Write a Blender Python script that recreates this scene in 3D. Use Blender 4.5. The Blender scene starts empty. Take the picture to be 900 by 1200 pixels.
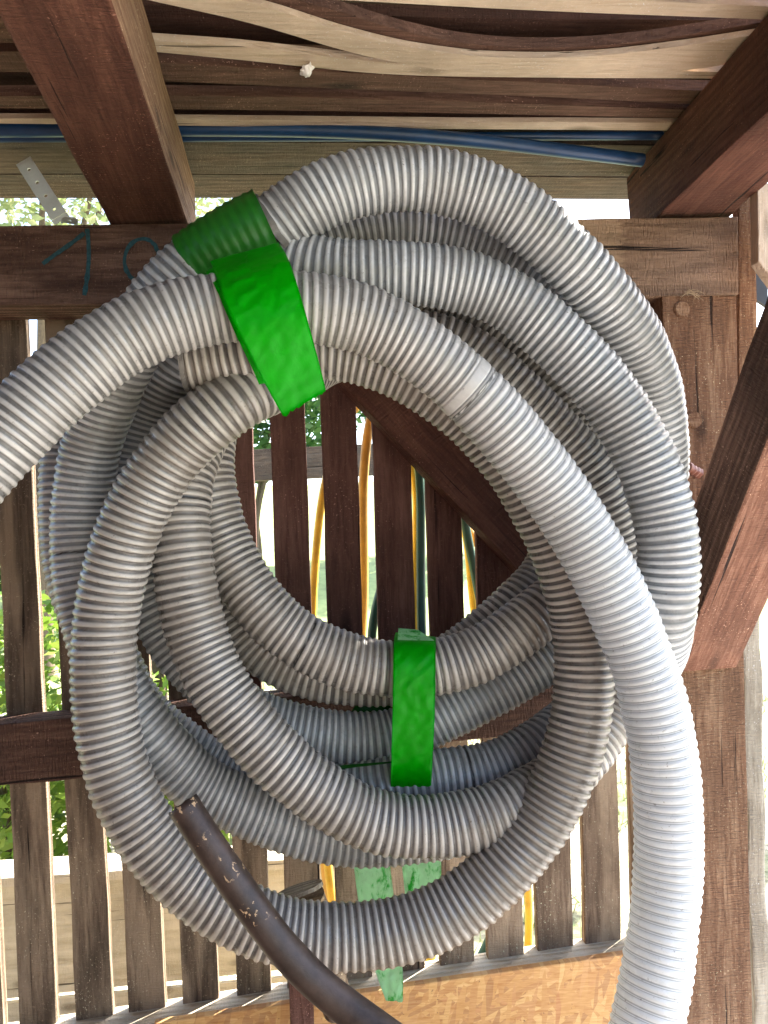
import bpy, bmesh, math, random
from mathutils import Vector, Matrix, noise
random.seed(7)
S = bpy.context.scene
COL = S.collection
# ------------------------------------------------------------ camera
F = 867.0; DW = 1.58; CAM = Vector((0, -DW, 1.55))
s_ = 0.045; vx, vy = 370-450, 650-600
Yc = Vector((vx, vy, F)).normalized()
t_ = (-vx + s_*vy)/F
Xc = Vector((1, -s_, t_)).normalized()
Zc = Xc.cross(Yc).normalized()
def c2w(v): return Vector((v.dot(Xc), v.dot(Yc), v.dot(Zc)))
R_, U_, B_ = c2w(Vector((1,0,0))), c2w(Vector((0,-1,0))), c2w(Vector((0,0,-1)))
cd = bpy.data.cameras.new('camera'); cam = bpy.data.objects.new('camera', cd); COL.objects.link(cam)
cam.matrix_world = Matrix(((R_.x,U_.x,B_.x,CAM.x),(R_.y,U_.y,B_.y,CAM.y),(R_.z,U_.z,B_.z,CAM.z),(0,0,0,1)))
cd.sensor_fit = 'VERTICAL'; cd.sensor_height = 36; cd.lens = 36*F/1200; cd.clip_start = 0.02; cd.clip_end = 2000
S.camera = cam
def ray(px, py): return c2w(Vector((px-450, py-600, F)))
def at(px, py, d):
    """point on the wall-parallel plane d metres ahead of the camera"""
    r = ray(px, py); return CAM + r*(d/r.y)
def atz(px, py, z):
    r = ray(px, py); return CAM + r*((z-CAM.z)/r.z)
# ------------------------------------------------------------ light
SUN = Vector((0.74, 0.50, 0.88)).normalized()
el = math.asin(SUN.z); az = math.atan2(SUN.x, SUN.y)
w = bpy.data.worlds.new('World'); S.world = w; w.use_nodes = True
nt = w.node_tree; nt.nodes.clear()
sk = nt.nodes.new('ShaderNodeTexSky'); sk.sky_type = 'NISHITA'; sk.sun_disc = False
sk.sun_elevation = el; sk.sun_rotation = az; sk.air_density = 1.0; sk.dust_density = 2.5; sk.ozone_density = 1.0
bg = nt.nodes.new('ShaderNodeBackground'); bg.inputs[1].default_value = 0.15
wo = nt.nodes.new('ShaderNodeOutputWorld')
nt.links.new(sk.outputs[0], bg.inputs[0]); nt.links.new(bg.outputs[0], wo.inputs[0])
sl = bpy.data.lights.new('sun', 'SUN'); sl.energy = 4.5; sl.angle = math.radians(0.6); sl.color = (1, 0.95, 0.86)
so = bpy.data.objects.new('sun', sl); COL.objects.link(so); so.rotation_euler = SUN.to_track_quat('Z', 'Y').to_euler()
S.view_settings.view_transform = 'Standard'; S.view_settings.look = 'None'; S.view_settings.gamma = 1
S.view_settings.exposure = 2.58
S.render.engine = 'CYCLES'
S.cycles.max_bounces = 8; S.cycles.diffuse_bounces = 5; S.cycles.use_denoising = True
# ------------------------------------------------------------ materials
class N:
    def __init__(s, name):
        s.m = bpy.data.materials.new(name); s.m.use_nodes = True; s.t = s.m.node_tree
        s.t.nodes.clear(); s.o = s.n('ShaderNodeOutputMaterial'); s.b = s.n('ShaderNodeBsdfPrincipled')
        s.l(s.b.outputs[0], s.o.inputs[0])
    def n(s, k, **kw):
        x = s.t.nodes.new(k)
        for a, b in kw.items(): setattr(x, a, b)
        return x
    def l(s, a, b): s.t.links.new(a, b)
    def coords(s, scale, rnd=True, kind='Object'):
        tc = s.n('ShaderNodeTexCoord'); mp = s.n('ShaderNodeMapping'); mp.inputs['Scale'].default_value = scale
        s.l(tc.outputs[kind], mp.inputs[0])
        if rnd:
            oi = s.n('ShaderNodeObjectInfo'); m = s.n('ShaderNodeMath', operation='MULTIPLY'); m.inputs[1].default_value = 37.0
            s.l(oi.outputs['Random'], m.inputs[0]); s.l(m.outputs[0], mp.inputs['Location'])
        return mp.outputs[0]
    def noise(s, co, scale, detail=5, rough=0.6, dist=0):
        x = s.n('ShaderNodeTexNoise'); x.inputs['Scale'].default_value = scale; x.inputs['Detail'].default_value = detail
        x.inputs['Roughness'].default_value = rough; x.inputs['Distortion'].default_value = dist
        s.l(co, x.inputs['Vector']); return x.outputs['Fac']
    def ramp(s, f, stops):
        r = s.n('ShaderNodeValToRGB'); e = r.color_ramp.elements
        while len(e) < len(stops): e.new(0.5)
        for i, (p, c) in enumerate(stops):
            e[i].position = p; e[i].color = (c if len(c) == 4 else (*c, 1)) if hasattr(c, '__len__') else (c, c, c, 1)
        s.l(f, r.inputs[0]); return r.outputs[0]
    def mix(s, f, a, b, mode='MIX'):
        x = s.n('ShaderNodeMix', data_type='RGBA', blend_type=mode)
        for i, v in ((0, f), (6, a), (7, b)):
            if hasattr(v, 'is_linked') or hasattr(v, 'links'): s.l(v, x.inputs[i])
            elif hasattr(v, '__len__'): x.inputs[i].default_value = (*v, 1)
            else: x.inputs[i].default_value = v
        return x.outputs[2]
    def bump(s, h, st, dist=0.01, prev=None):
        b = s.n('ShaderNodeBump'); b.inputs['Strength'].default_value = st; b.inputs['Distance'].default_value = dist
        s.l(h, b.inputs['Height'])
        if prev: s.l(prev, b.inputs['Normal'])
        s.l(b.outputs[0], s.b.inputs['Normal']); return b.outputs[0]
def wood(name, dark, mid, light, rough=0.8, saw=0.6, grey=None, ring=9, wave=0.3, fade=None):
    k = N(name)
    co = k.coords((1.2, 14, 14)); co2 = k.coords((6, 6, 6)); co3 = k.coords((40, 40, 40)); co4 = k.coords((120, 18, 18))
    g0 = k.noise(co, ring, 8, 0.65, 0.6)                # grain
    wv = k.n('ShaderNodeTexWave', wave_type='BANDS', bands_direction='Y'); k.l(k.coords((1.1, 9, 9)), wv.inputs['Vector'])
    wv.inputs['Scale'].default_value = 1.9; wv.inputs['Distortion'].default_value = 9; wv.inputs['Detail'].default_value = 3; wv.inputs['Detail Scale'].default_value = 0.8
    mg = k.n('ShaderNodeMath', operation='MULTIPLY_ADD'); k.l(wv.outputs['Fac'], mg.inputs[0]); mg.inputs[1].default_value = wave
    ms = k.n('ShaderNodeMath', operation='MULTIPLY'); k.l(g0, ms.inputs[0]); ms.inputs[1].default_value = 1.0-wave*0.55
    k.l(ms.outputs[0], mg.inputs[2]); g = mg.outputs[0]
    col = k.ramp(g, [(0.28, dark), (0.5, mid), (0.74, light)])
    big = k.noise(co2, 1.0, 4, 0.6, 0.5)
    col = k.mix(k.ramp(big, [(0.35, 0.0), (0.7, 0.75)]), col, tuple(c*0.62 for c in mid))
    # knots
    cv = k.coords((3.2, 9, 9)); vo = k.n('ShaderNodeTexVoronoi'); vo.inputs['Scale'].default_value = 1.0
    k.l(cv, vo.inputs['Vector'])
    col = k.mix(k.ramp(vo.outputs['Distance'], [(0.06, 0.8), (0.16, 0.0)]), col, tuple(c*0.45 for c in dark))
    if grey:
        gm = k.noise(k.coords((2.0, 7, 7)), 1.6, 5, 0.7)
        col = k.mix(k.ramp(gm, [(0.38, 0.0), (0.62, 1.0)]), col, k.ramp(g, [(0.3, tuple(c*0.4 for c in grey)), (0.7, grey)]))
    if fade:
        tc = k.n('ShaderNodeTexCoord'); sx = k.n('ShaderNodeSeparateXYZ'); k.l(tc.outputs['Object'], sx.inputs[0])
        ad = k.n('ShaderNodeMath', operation='MULTIPLY_ADD'); k.l(k.noise(k.coords((9, 60, 60)), 1.5, 4), ad.inputs[0]); ad.inputs[1].default_value = 0.10; k.l(sx.outputs[0], ad.inputs[2])
        col = k.mix(k.ramp(ad.outputs[0], [(fade[0], 0.0), (fade[0]+0.05, 0.85), (fade[1], 0.85), (fade[1]+0.01, 0.4)]), col, k.ramp(g, [(0.3, tuple(c*0.5 for c in fade[2])), (0.7, fade[2])]))
    sp = k.noise(co3, 4, 3, 0.7)
    col = k.mix(k.ramp(sp, [(0.60, 0.0), (0.72, 0.6)]), col, light)
    ck = k.noise(k.coords((0.9, 42, 42)), 1.6, 3, 0.55, 0.3); ckr = k.ramp(ck, [(0.30, 1.0), (0.335, 0.0)])
    col = k.mix(ckr, col, tuple(c*0.3 for c in dark))
    sp2 = k.noise(k.coords((70, 90, 90)), 3, 2, 0.6); sm = k.noise(k.coords((5, 5, 5)), 1.3, 3)
    fm = k.n('ShaderNodeMath', operation='MULTIPLY'); k.l(k.ramp(sp2, [(0.66, 0.0), (0.70, 0.8)]), fm.inputs[0]); k.l(k.ramp(sm, [(0.45, 0.0), (0.6, 1.0)]), fm.inputs[1])
    col = k.mix(fm.outputs[0], col, tuple(min(0.7, c*2.2+0.05) for c in light))
    k.l(col, k.b.inputs['Base Color'])
    k.b.inputs['Roughness'].default_value = rough
    k.b.inputs['Specular IOR Level'].default_value = 0.25
    b1 = k.bump(g, 0.9, 0.007); sawn = k.noise(co4, 2.5, 2, 0.5)
    b2 = k.bump(sawn, saw, 0.006, b1); b3 = k.bump(sp, 0.6, 0.002, b2); iv = k.n('ShaderNodeMath', operation='MULTIPLY'); k.l(ckr, iv.inputs[0]); iv.inputs[1].default_value = -1.0; k.bump(iv.outputs[0], 0.7, 0.004, b3)
    return k.m
def simple(name, c, rough=0.5, spec=0.5, metal=0, var=0.25, vs=20, bump=0.2):
    k = N(name); co = k.coords((1, 1, 1)); n = k.noise(co, vs, 5, 0.65)
    k.l(k.mix(k.ramp(n, [(0.3, 0.0), (0.7, 1.0)]), tuple(x*(1-var) for x in c), tuple(min(1, x*(1+var)) for x in c)), k.b.inputs['Base Color'])
    k.b.inputs['Roughness'].default_value = rough; k.b.inputs['Metallic'].default_value = metal
    k.b.inputs['Specular IOR Level'].default_value = spec
    k.bump(n, bump, 0.002); return k.m
def hose_mat(name, rib, wall, dirt, amt, lit_cols=None):
    k = N(name); a = k.n('ShaderNodeAttribute', attribute_name='rib'); a2 = k.n('ShaderNodeAttribute', attribute_name='grime')
    co = k.coords((1, 1, 1), False)
    n1 = k.noise(co, 7, 5, 0.65); n2 = k.noise(co, 130, 4, 0.7); n3 = k.noise(co, 28, 4, 0.6)
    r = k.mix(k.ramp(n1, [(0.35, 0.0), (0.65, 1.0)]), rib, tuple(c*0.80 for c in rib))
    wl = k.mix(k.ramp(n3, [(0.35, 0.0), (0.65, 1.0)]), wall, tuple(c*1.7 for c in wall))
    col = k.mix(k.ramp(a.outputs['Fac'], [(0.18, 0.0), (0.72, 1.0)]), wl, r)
    if lit_cols:
        ag = k.n('ShaderNodeAttribute', attribute_name='lit_grade')
        cc = k.mix(k.ramp(a.outputs['Fac'], [(0.0, 0.0), (0.2, 1.0)]), lit_cols[0], lit_cols[1])
        col = k.mix(k.ramp(ag.outputs['Fac'], [(0.38, 0.0), (0.66, 1.0)]), col, cc)  # light from the right painted in: colour brightens along the hose
    f = k.n('ShaderNodeMath', operation='MULTIPLY'); f.inputs[1].default_value = amt
    k.l(k.ramp(n1, [(0.42, 0.0), (0.62, 1.0)]), f.inputs[0])
    col = k.mix(f.outputs[0], col, dirt)
    col = k.mix(k.ramp(n2, [(0.63, 0.0), (0.74, 0.8)]), col, (0.12, 0.09, 0.07))
    n4 = k.noise(co, 16, 6, 0.75, 0.8); col = k.mix(k.ramp(n4, [(0.60, 0.0), (0.74, 0.35)]), col, dirt)
    col = k.mix(a2.outputs['Fac'], col, (0.035, 0.033, 0.032))
    k.l(col, k.b.inputs['Base Color'])
    k.l(k.ramp(k.noise(co, 40, 4), [(0.3, 0.20), (0.7, 0.42)]), k.b.inputs['Roughness'])
    k.b.inputs['Specular IOR Level'].default_value = 0.6
    k.bump(n2, 0.18, 0.0015)
    t = k.n('ShaderNodeBsdfTranslucent'); k.l(col, t.inputs[0]); mx = k.n('ShaderNodeMixShader'); mx.inputs[0].default_value = 0.32
    k.l(k.b.outputs[0], mx.inputs[1]); k.l(t.outputs[0], mx.inputs[2]); k.l(mx.outputs[0], k.o.inputs[0])
    return k.m
M = {}
M['stain'] = wood('red_brown_stained_timber', (0.056,0.020,0.013), (0.105,0.039,0.025), (0.185,0.078,0.050), 0.85, 1.0, wave=0.15)
M['brace'] = wood('red_brown_rough_brace', (0.085,0.031,0.018), (0.185,0.078,0.047), (0.34,0.17,0.11), 0.85, 1.0, wave=0.1)
M['slat_t'] = wood('tan_slat', (0.085,0.052,0.034), (0.22,0.148,0.098), (0.40,0.29,0.195), 0.85, 0.4, wave=0.4)
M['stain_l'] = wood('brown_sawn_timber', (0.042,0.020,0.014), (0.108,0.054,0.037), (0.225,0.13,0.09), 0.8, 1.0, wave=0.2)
M['post'] = wood('orange_brown_post_timber', (0.085,0.038,0.020), (0.205,0.105,0.058), (0.38,0.24,0.145), 0.85, 1.0, wave=0.15)
M['slat'] = wood('dark_brown_slat_timber', (0.055,0.023,0.017), (0.125,0.055,0.041), (0.20,0.098,0.074), 0.85, 0.4, wave=0.2)
M['slat_g'] = wood('weathered_grey_brown_slat', (0.06,0.038,0.026), (0.18,0.125,0.085), (0.36,0.26,0.175), 0.85, 0.4, grey=(0.25,0.185,0.125), wave=0.5)
M['pale'] = wood('pale_planed_pine', (0.52,0.38,0.26), (0.64,0.49,0.36), (0.74,0.61,0.47), 0.6, 0.1, wave=0.06)
M['mid'] = wood('mid_brown_plank', (0.05,0.024,0.016), (0.13,0.066,0.044), (0.23,0.13,0.09), 0.75, 0.4, wave=0.08)
M['old'] = wood('old_grey_plank', (0.035,0.023,0.016), (0.105,0.072,0.050), (0.20,0.145,0.10), 0.85, 0.5, grey=(0.12,0.098,0.076), wave=0.12)
M['dark'] = wood('dark_roof_board', (0.03,0.014,0.010), (0.075,0.035,0.024), (0.11,0.05,0.036), 0.8, 0.5, wave=0.1)
M['bed'] = wood('beige_board', (0.44,0.37,0.26), (0.60,0.53,0.40), (0.70,0.63,0.50), 0.85, 0.3, ring=5)
M['greypost'] = wood('grey_weathered_post', (0.16,0.13,0.10), (0.30,0.26,0.20), (0.46,0.42,0.34), 0.9, 0.6)
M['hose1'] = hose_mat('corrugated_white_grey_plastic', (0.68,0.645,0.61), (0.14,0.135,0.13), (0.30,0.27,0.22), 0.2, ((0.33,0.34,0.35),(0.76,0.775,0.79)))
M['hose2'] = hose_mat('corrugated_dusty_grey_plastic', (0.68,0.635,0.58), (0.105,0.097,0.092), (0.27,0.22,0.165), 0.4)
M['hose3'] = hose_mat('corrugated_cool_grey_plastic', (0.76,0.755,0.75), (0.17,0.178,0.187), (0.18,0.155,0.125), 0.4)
M['inner'] = simple('hose_bore', (0.10,0.095,0.09), 0.6)
M['yellow'] = simple('yellow_rubber', (0.80,0.52,0.05), 0.4)
M['ochre'] = simple('ochre_rubber', (0.55,0.31,0.06), 0.5)
M['green'] = simple('dark_green_rubber', (0.012,0.085,0.07), 0.4)
M['blue'] = simple('blue_plastic', (0.006,0.040,0.115), 0.38, var=0.35, vs=9)
M['galv'] = simple('galvanised_steel', (0.75,0.79,0.74), 0.5, metal=0.25, var=0.12)
M['black'] = simple('black_steel', (0.02,0.022,0.03), 0.5)
M['white'] = simple('white_scrap', (0.75,0.72,0.70), 0.7, bump=0.8)
M['pink'] = simple('faded_pink_plastic', (0.34,0.20,0.165), 0.5)
M['straw'] = simple('dry_straw', (0.40,0.29,0.17), 0.8)
M['bark'] = simple('bark', (0.12,0.085,0.055), 0.9, vs=40, bump=0.8)
M['chalk'] = simple('teal_crayon', (0.016,0.060,0.072), 0.9, var=0.5, vs=160)
def brownpipe():
    k = N('brown_plastic_pipe'); co = k.coords((1,1,1), False); n = k.noise(co, 26, 6, 0.7); sp = k.noise(co, 75, 3, 0.65, 0.4)
    c = k.mix(k.ramp(n, [(0.35,0.0),(0.65,1.0)]), (0.022,0.012,0.009), (0.060,0.036,0.027))
    msk = k.n('ShaderNodeAttribute', attribute_name='chips').outputs['Fac']
    f = k.n('ShaderNodeMath', operation='MULTIPLY'); k.l(k.ramp(sp, [(0.60,0.0),(0.63,1.0)]), f.inputs[0]); k.l(msk, f.inputs[1])
    c = k.mix(f.outputs[0], c, (0.55,0.36,0.20))
    k.l(c, k.b.inputs['Base Color']); k.b.inputs['Roughness'].default_value = 0.5; k.bump(sp, 0.3, 0.002); return k.m
M['brown'] = brownpipe()
def tape(name, c, tr, pale=None):
    k = N(name); co = k.coords((1,1,1), False); n = k.noise(co, 38, 5, 0.65, 0.5)
    col = k.mix(k.ramp(n, [(0.3,0.0),(0.7,1.0)]), tuple(x*0.8 for x in c), c)
    if pale:
        n2 = k.noise(k.coords((60, 60, 22), False), 1.0, 4, 0.7, 0.4)
        col = k.mix(k.ramp(n2, [(0.52,0.0),(0.66,1.0)]), col, pale)
    k.l(col, k.b.inputs['Base Color']); k.b.inputs['Roughness'].default_value = 0.36; k.b.inputs['Specular IOR Level'].default_value = 0.3
    k.bump(n, 0.15, 0.004)
    t = k.n('ShaderNodeBsdfTranslucent'); k.l(col, t.inputs[0]); mx = k.n('ShaderNodeMixShader'); mx.inputs[0].default_value = tr
    k.l(k.b.outputs[0], mx.inputs[1]); k.l(t.outputs[0], mx.inputs[2]); k.l(mx.outputs[0], k.o.inputs[0]); return k.m
M['tape'] = tape('bright_green_tape', (0.0002,0.55,0.001), 0.15)
M['tape_p'] = tape('pale_green_tape', (0.55,0.90,0.62), 0.7, (0.03,0.50,0.05))  # backlight through the tails lightened into the base colour
M['tape_d'] = tape('dark_green_tape', (0.014,0.135,0.012), 0.08)  # darker, duller version of the tape green
def leafmat(name, c1, c2, c3):
    k = N(name); g = k.n('ShaderNodeNewGeometry')
    col = k.ramp(g.outputs['Random Per Island'], [(0.0, c1), (0.5, c2), (1.0, c3)])
    k.l(col, k.b.inputs['Base Color']); k.b.inputs['Roughness'].default_value = 0.5
    t = k.n('ShaderNodeBsdfTranslucent'); k.l(col, t.inputs[0]); mx = k.n('ShaderNodeMixShader'); mx.inputs[0].default_value = 0.35
    k.l(k.b.outputs[0], mx.inputs[1]); k.l(t.outputs[0], mx.inputs[2]); k.l(mx.outputs[0], k.o.inputs[0]); return k.m
M['leaf_y'] = leafmat('yellow_green_leaves', (0.10,0.19,0.02), (0.17,0.28,0.03), (0.26,0.34,0.06))
M['leaf_d'] = leafmat('dark_green_leaves', (0.03,0.09,0.025), (0.06,0.15,0.035), (0.10,0.19,0.06))
M['leaf_p'] = leafmat('pale_sunlit_leaves', (0.20,0.25,0.10), (0.30,0.34,0.15), (0.42,0.42,0.22))  # overexposed sunlight washed into the leaf colour
def osb():
    k = N('oriented_strand_board'); cols = []
    base = [(0.1,(0.34,0.13,0.03)),(0.3,(0.45,0.185,0.04)),(0.65,(0.55,0.27,0.07)),(0.85,(0.66,0.39,0.14)),(1.0,(0.42,0.14,0.035))]
    for i, a in enumerate((12, 75, 135, -25, 40, 160, 100)):
        tc = k.n('ShaderNodeTexCoord'); mp = k.n('ShaderNodeMapping'); mp.vector_type = 'TEXTURE'
        mp.inputs['Rotation'].default_value = (0, math.radians(a), 0)
        mp.inputs['Scale'].default_value = (0.058, 0.2, 0.0105); mp.inputs['Location'].default_value = (i*1.7, i, i*2.3)
        k.l(tc.outputs['Object'], mp.inputs[0])
        v = k.n('ShaderNodeTexVoronoi'); v.inputs['Scale'].default_value = 1.0; k.l(mp.outputs[0], v.inputs['Vector'])
        sep = k.n('ShaderNodeSeparateColor'); k.l(v.outputs['Color'], sep.inputs[0])
        fine = k.noise(k.coords((6, 30, 60), False), 4, 4)
        c = k.mix(0.38, k.ramp(sep.outputs[0], base), k.ramp(fine, [(0.3,(0.30,0.15,0.05)),(0.7,(0.70,0.48,0.24))]))
        cols.append((c, sep.outputs[1]))
    out, h = cols[0]
    for c, f in cols[1:]:
        out = k.mix(k.ramp(f, [(0.68, 0.0), (0.70, 1.0)]), out, c)
    sp = k.noise(k.coords((1,1,1), False), 90, 3)
    out = k.mix(k.ramp(sp, [(0.68,0.0),(0.74,0.8)]), out, (0.10,0.045,0.02))
    k.l(out, k.b.inputs['Base Color']); k.b.inputs['Roughness'].default_value = 0.65; k.bump(cols[0][1], 0.5, 0.002); return k.m
M['osb'] = osb()
def ground():
    k = N('dry_grassy_ground'); co = k.coords((1,1,1), False); n = k.noise(co, 1.3, 6, 0.7); n2 = k.noise(co, 26, 5, 0.7)
    c = k.ramp(n, [(0.38,(0.13,0.17,0.06)),(0.5,(0.32,0.30,0.19)),(0.62,(0.44,0.40,0.31))])
    c = k.mix(k.ramp(n2, [(0.50,0.0),(0.62,0.8)]), c, (0.10,0.09,0.05))
    k.l(c, k.b.inputs['Base Color']); k.b.inputs['Roughness'].default_value = 0.95; k.bump(n2, 0.6, 0.03); return k.m
M['ground'] = ground()
M['soil'] = simple('trodden_soil', (0.16,0.125,0.095), 0.95, vs=12, var=0.3, bump=0.8)
M['meadow'] = simple('yellow_green_meadow', (0.27,0.33,0.12), 0.95, vs=1.5, var=0.35, bump=0.5)
M['bounce'] = simple('pale_bounce', (0.60,0.585,0.56), 0.9, vs=6, var=0.15, bump=0.5)
M['grass'] = leafmat('grass_blades', (0.14,0.19,0.06), (0.22,0.25,0.10), (0.36,0.33,0.19))
# ------------------------------------------------------------ helpers
def link(name, me, mat=None, parent=None, mw=None):
    o = bpy.data.objects.new(name, me); COL.objects.link(o)
    if mat: me.materials.append(mat)
    if mw is not None: o.matrix_world = mw
    if parent: o.parent = parent
    return o
def tag(o, label=None, cat=None, group=None, kind=None):
    for k, v in (('label', label), ('category', cat), ('group', group), ('kind', kind)):
        if v: o[k] = v
    return o
def thing(name, label, cat, group=None, loc=None):
    o = bpy.data.objects.new(name, None); COL.objects.link(o); o.empty_display_size = 0.05
    return tag(o, label, cat, group)
def hexa(name, f4, b4, mat, parent=None, bev=0.003, seg=1, jit=0.0, axis=None):
    """beam from a front quad f4 (TL,TR,BR,BL) and a back quad b4; local X runs along its length"""
    pts = [Vector(p) for p in f4+b4]
    c = sum(pts, Vector())/8
    e1 = (pts[1]+pts[2]-pts[0]-pts[3])/2; e2 = (pts[3]+pts[2]-pts[0]-pts[1])/2; e3 = (pts[4]+pts[5]+pts[6]+pts[7]-pts[0]-pts[1]-pts[2]-pts[3])/4
    L = max((e1, e2, e3), key=lambda v: v.length); X = L.normalized()
    o2 = [v for v in (e3, e2, e1) if v is not L][0]
    Y = (o2 - X*o2.dot(X)).normalized(); Z = X.cross(Y)
    mw = Matrix(((X.x,Y.x,Z.x,c.x),(X.y,Y.y,Z.y,c.y),(X.z,Y.z,Z.z,c.z),(0,0,0,1))); inv = mw.inverted()
    bm = bmesh.new(); vs = [bm.verts.new(inv @ p) for p in pts]
    for f in ((0,1,2,3),(7,6,5,4),(4,5,1,0),(3,2,6,7),(1,5,6,2),(4,0,3,7)): bm.faces.new([vs[i] for i in f])
    bmesh.ops.recalc_face_normals(bm, faces=bm.faces)
    if bev: bmesh.ops.bevel(bm, geom=list(bm.edges), offset=bev, segments=2, affect='EDGES', profile=0.6)
    if seg > 1:
        lx = L.length
        for i in range(1, seg):
            x = -lx/2 + lx*i/seg
            bmesh.ops.bisect_plane(bm, geom=bm.verts[:]+bm.edges[:]+bm.faces[:], plane_co=(x,0,0), plane_no=(1,0,0))
        sd = random.random()*50
        for v in bm.verts:
            q = noise.noise_vector(Vector((v.co.x*9+sd, v.co.y*4, v.co.z*4)))
            v.co.y += q.y*jit; v.co.z += q.z*jit
    me = bpy.data.meshes.new(name); bm.to_mesh(me); bm.free()
    return link(name, me, mat, parent, mw)
def sidemat(o,mat,axis_world,lim=0.7):
    o.data.materials.append(mat); R3=o.matrix_world.to_3x3()
    for p in o.data.polygons:
        if (R3@p.normal).normalized().dot(axis_world)>lim: p.material_index=len(o.data.materials)-1
def board(name, q, d, th, mat, parent=None, **kw):
    """front face traced as four (px,py) corners on the plane d ahead, real thickness th away from the camera"""
    f = [at(x, y, d) for x, y in q]; b = [p + Vector((0, th, 0)) for p in f]
    return hexa(name, f, b, mat, parent, **kw)
def spline(P, step):
    pts = [Vector(p) for p in P]; pts = [2*pts[0]-pts[1]] + pts + [2*pts[-1]-pts[-2]]
    out = []
    for i in range(1, len(pts)-2):
        p0,p1,p2,p3 = pts[i-1:i+3]
        t0=0; t1=t0+max(1e-4,(p1-p0).length)**.5; t2=t1+max(1e-4,(p2-p1).length)**.5; t3=t2+max(1e-4,(p3-p2).length)**.5
        n = max(6, int((p2-p1).length/step*2))
        for k in range(n):
            t = t1+(t2-t1)*k/n
            a1=p0*((t1-t)/(t1-t0))+p1*((t-t0)/(t1-t0)); a2=p1*((t2-t)/(t2-t1))+p2*((t-t1)/(t2-t1)); a3=p2*((t3-t)/(t3-t2))+p3*((t-t2)/(t3-t2))
            b1=a1*((t2-t)/(t2-t0))+a2*((t-t0)/(t2-t0)); b2=a2*((t3-t)/(t3-t1))+a3*((t-t1)/(t3-t1))
            out.append(b1*((t2-t)/(t2-t1))+b2*((t-t1)/(t2-t1)))
    out.append(pts[-2])
    # even out and smooth
    def resample(q, st):
        r=[q[0]]; acc=0
        for a,b in zip(q,q[1:]):
            l=(b-a).length
            while acc+l>=st:
                a=a+(b-a)*((st-acc)/l); l=(b-a).length; r.append(a.copy()); acc=0
                if l<1e-9: break
            acc+=l
        return r
    q = resample(out, step)
    W = max(1, int(0.02/step))
    for _ in range(6):
        q = [q[0]]+[(q[max(0,i-W)]+q[i]*2+q[min(len(q)-1,i+W)])/4 for i in range(1,len(q)-1)]+[q[-1]]
    return resample(q, step)
def frames(q):
    T=[(q[min(i+1,len(q)-1)]-q[max(i-1,0)]).normalized() for i in range(len(q))]
    n=T[0].cross(Vector((0.3,1,0.2))).normalized(); out=[]
    for t in T:
        n=(n-t*n.dot(t)).normalized(); out.append((t,n,t.cross(n)))
    return out
def tube(name, P, r, mat, parent=None, n=14, step=0.02, world=None, wob=0, cap=True):
    q = spline([at(*p) for p in P] if world is None else world, step); fr = frames(q)
    vs=[];fs=[]
    for i,(p,(t,a,b)) in enumerate(zip(q,fr)):
        rr = r(i/(len(q)-1)) if callable(r) else r
        for j in range(n):
            th=2*math.pi*j/n; k=rr*(1+wob*noise.noise(p*30+Vector((j,0,0))))
            vs.append(p+(a*math.cos(th)+b*math.sin(th))*k)
    for i in range(len(q)-1):
        for j in range(n): fs.append((i*n+j,i*n+(j+1)%n,(i+1)*n+(j+1)%n,(i+1)*n+j))
    if cap: fs.append(tuple(range(n))); fs.append(tuple(reversed(range((len(q)-1)*n,len(q)*n))))
    me=bpy.data.meshes.new(name); me.from_pydata([tuple(v) for v in vs],[],fs)
    me.polygons.foreach_set('use_smooth',[len(p.vertices)==4 for p in me.polygons])
    return link(name, me, mat, parent)
PITCH=0.0160; KR=9; NS=44
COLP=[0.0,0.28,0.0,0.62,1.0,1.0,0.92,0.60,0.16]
PROF=[0.0,0.0,0.12,0.66,0.96,1.0,0.90,0.50,0.06]
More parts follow.
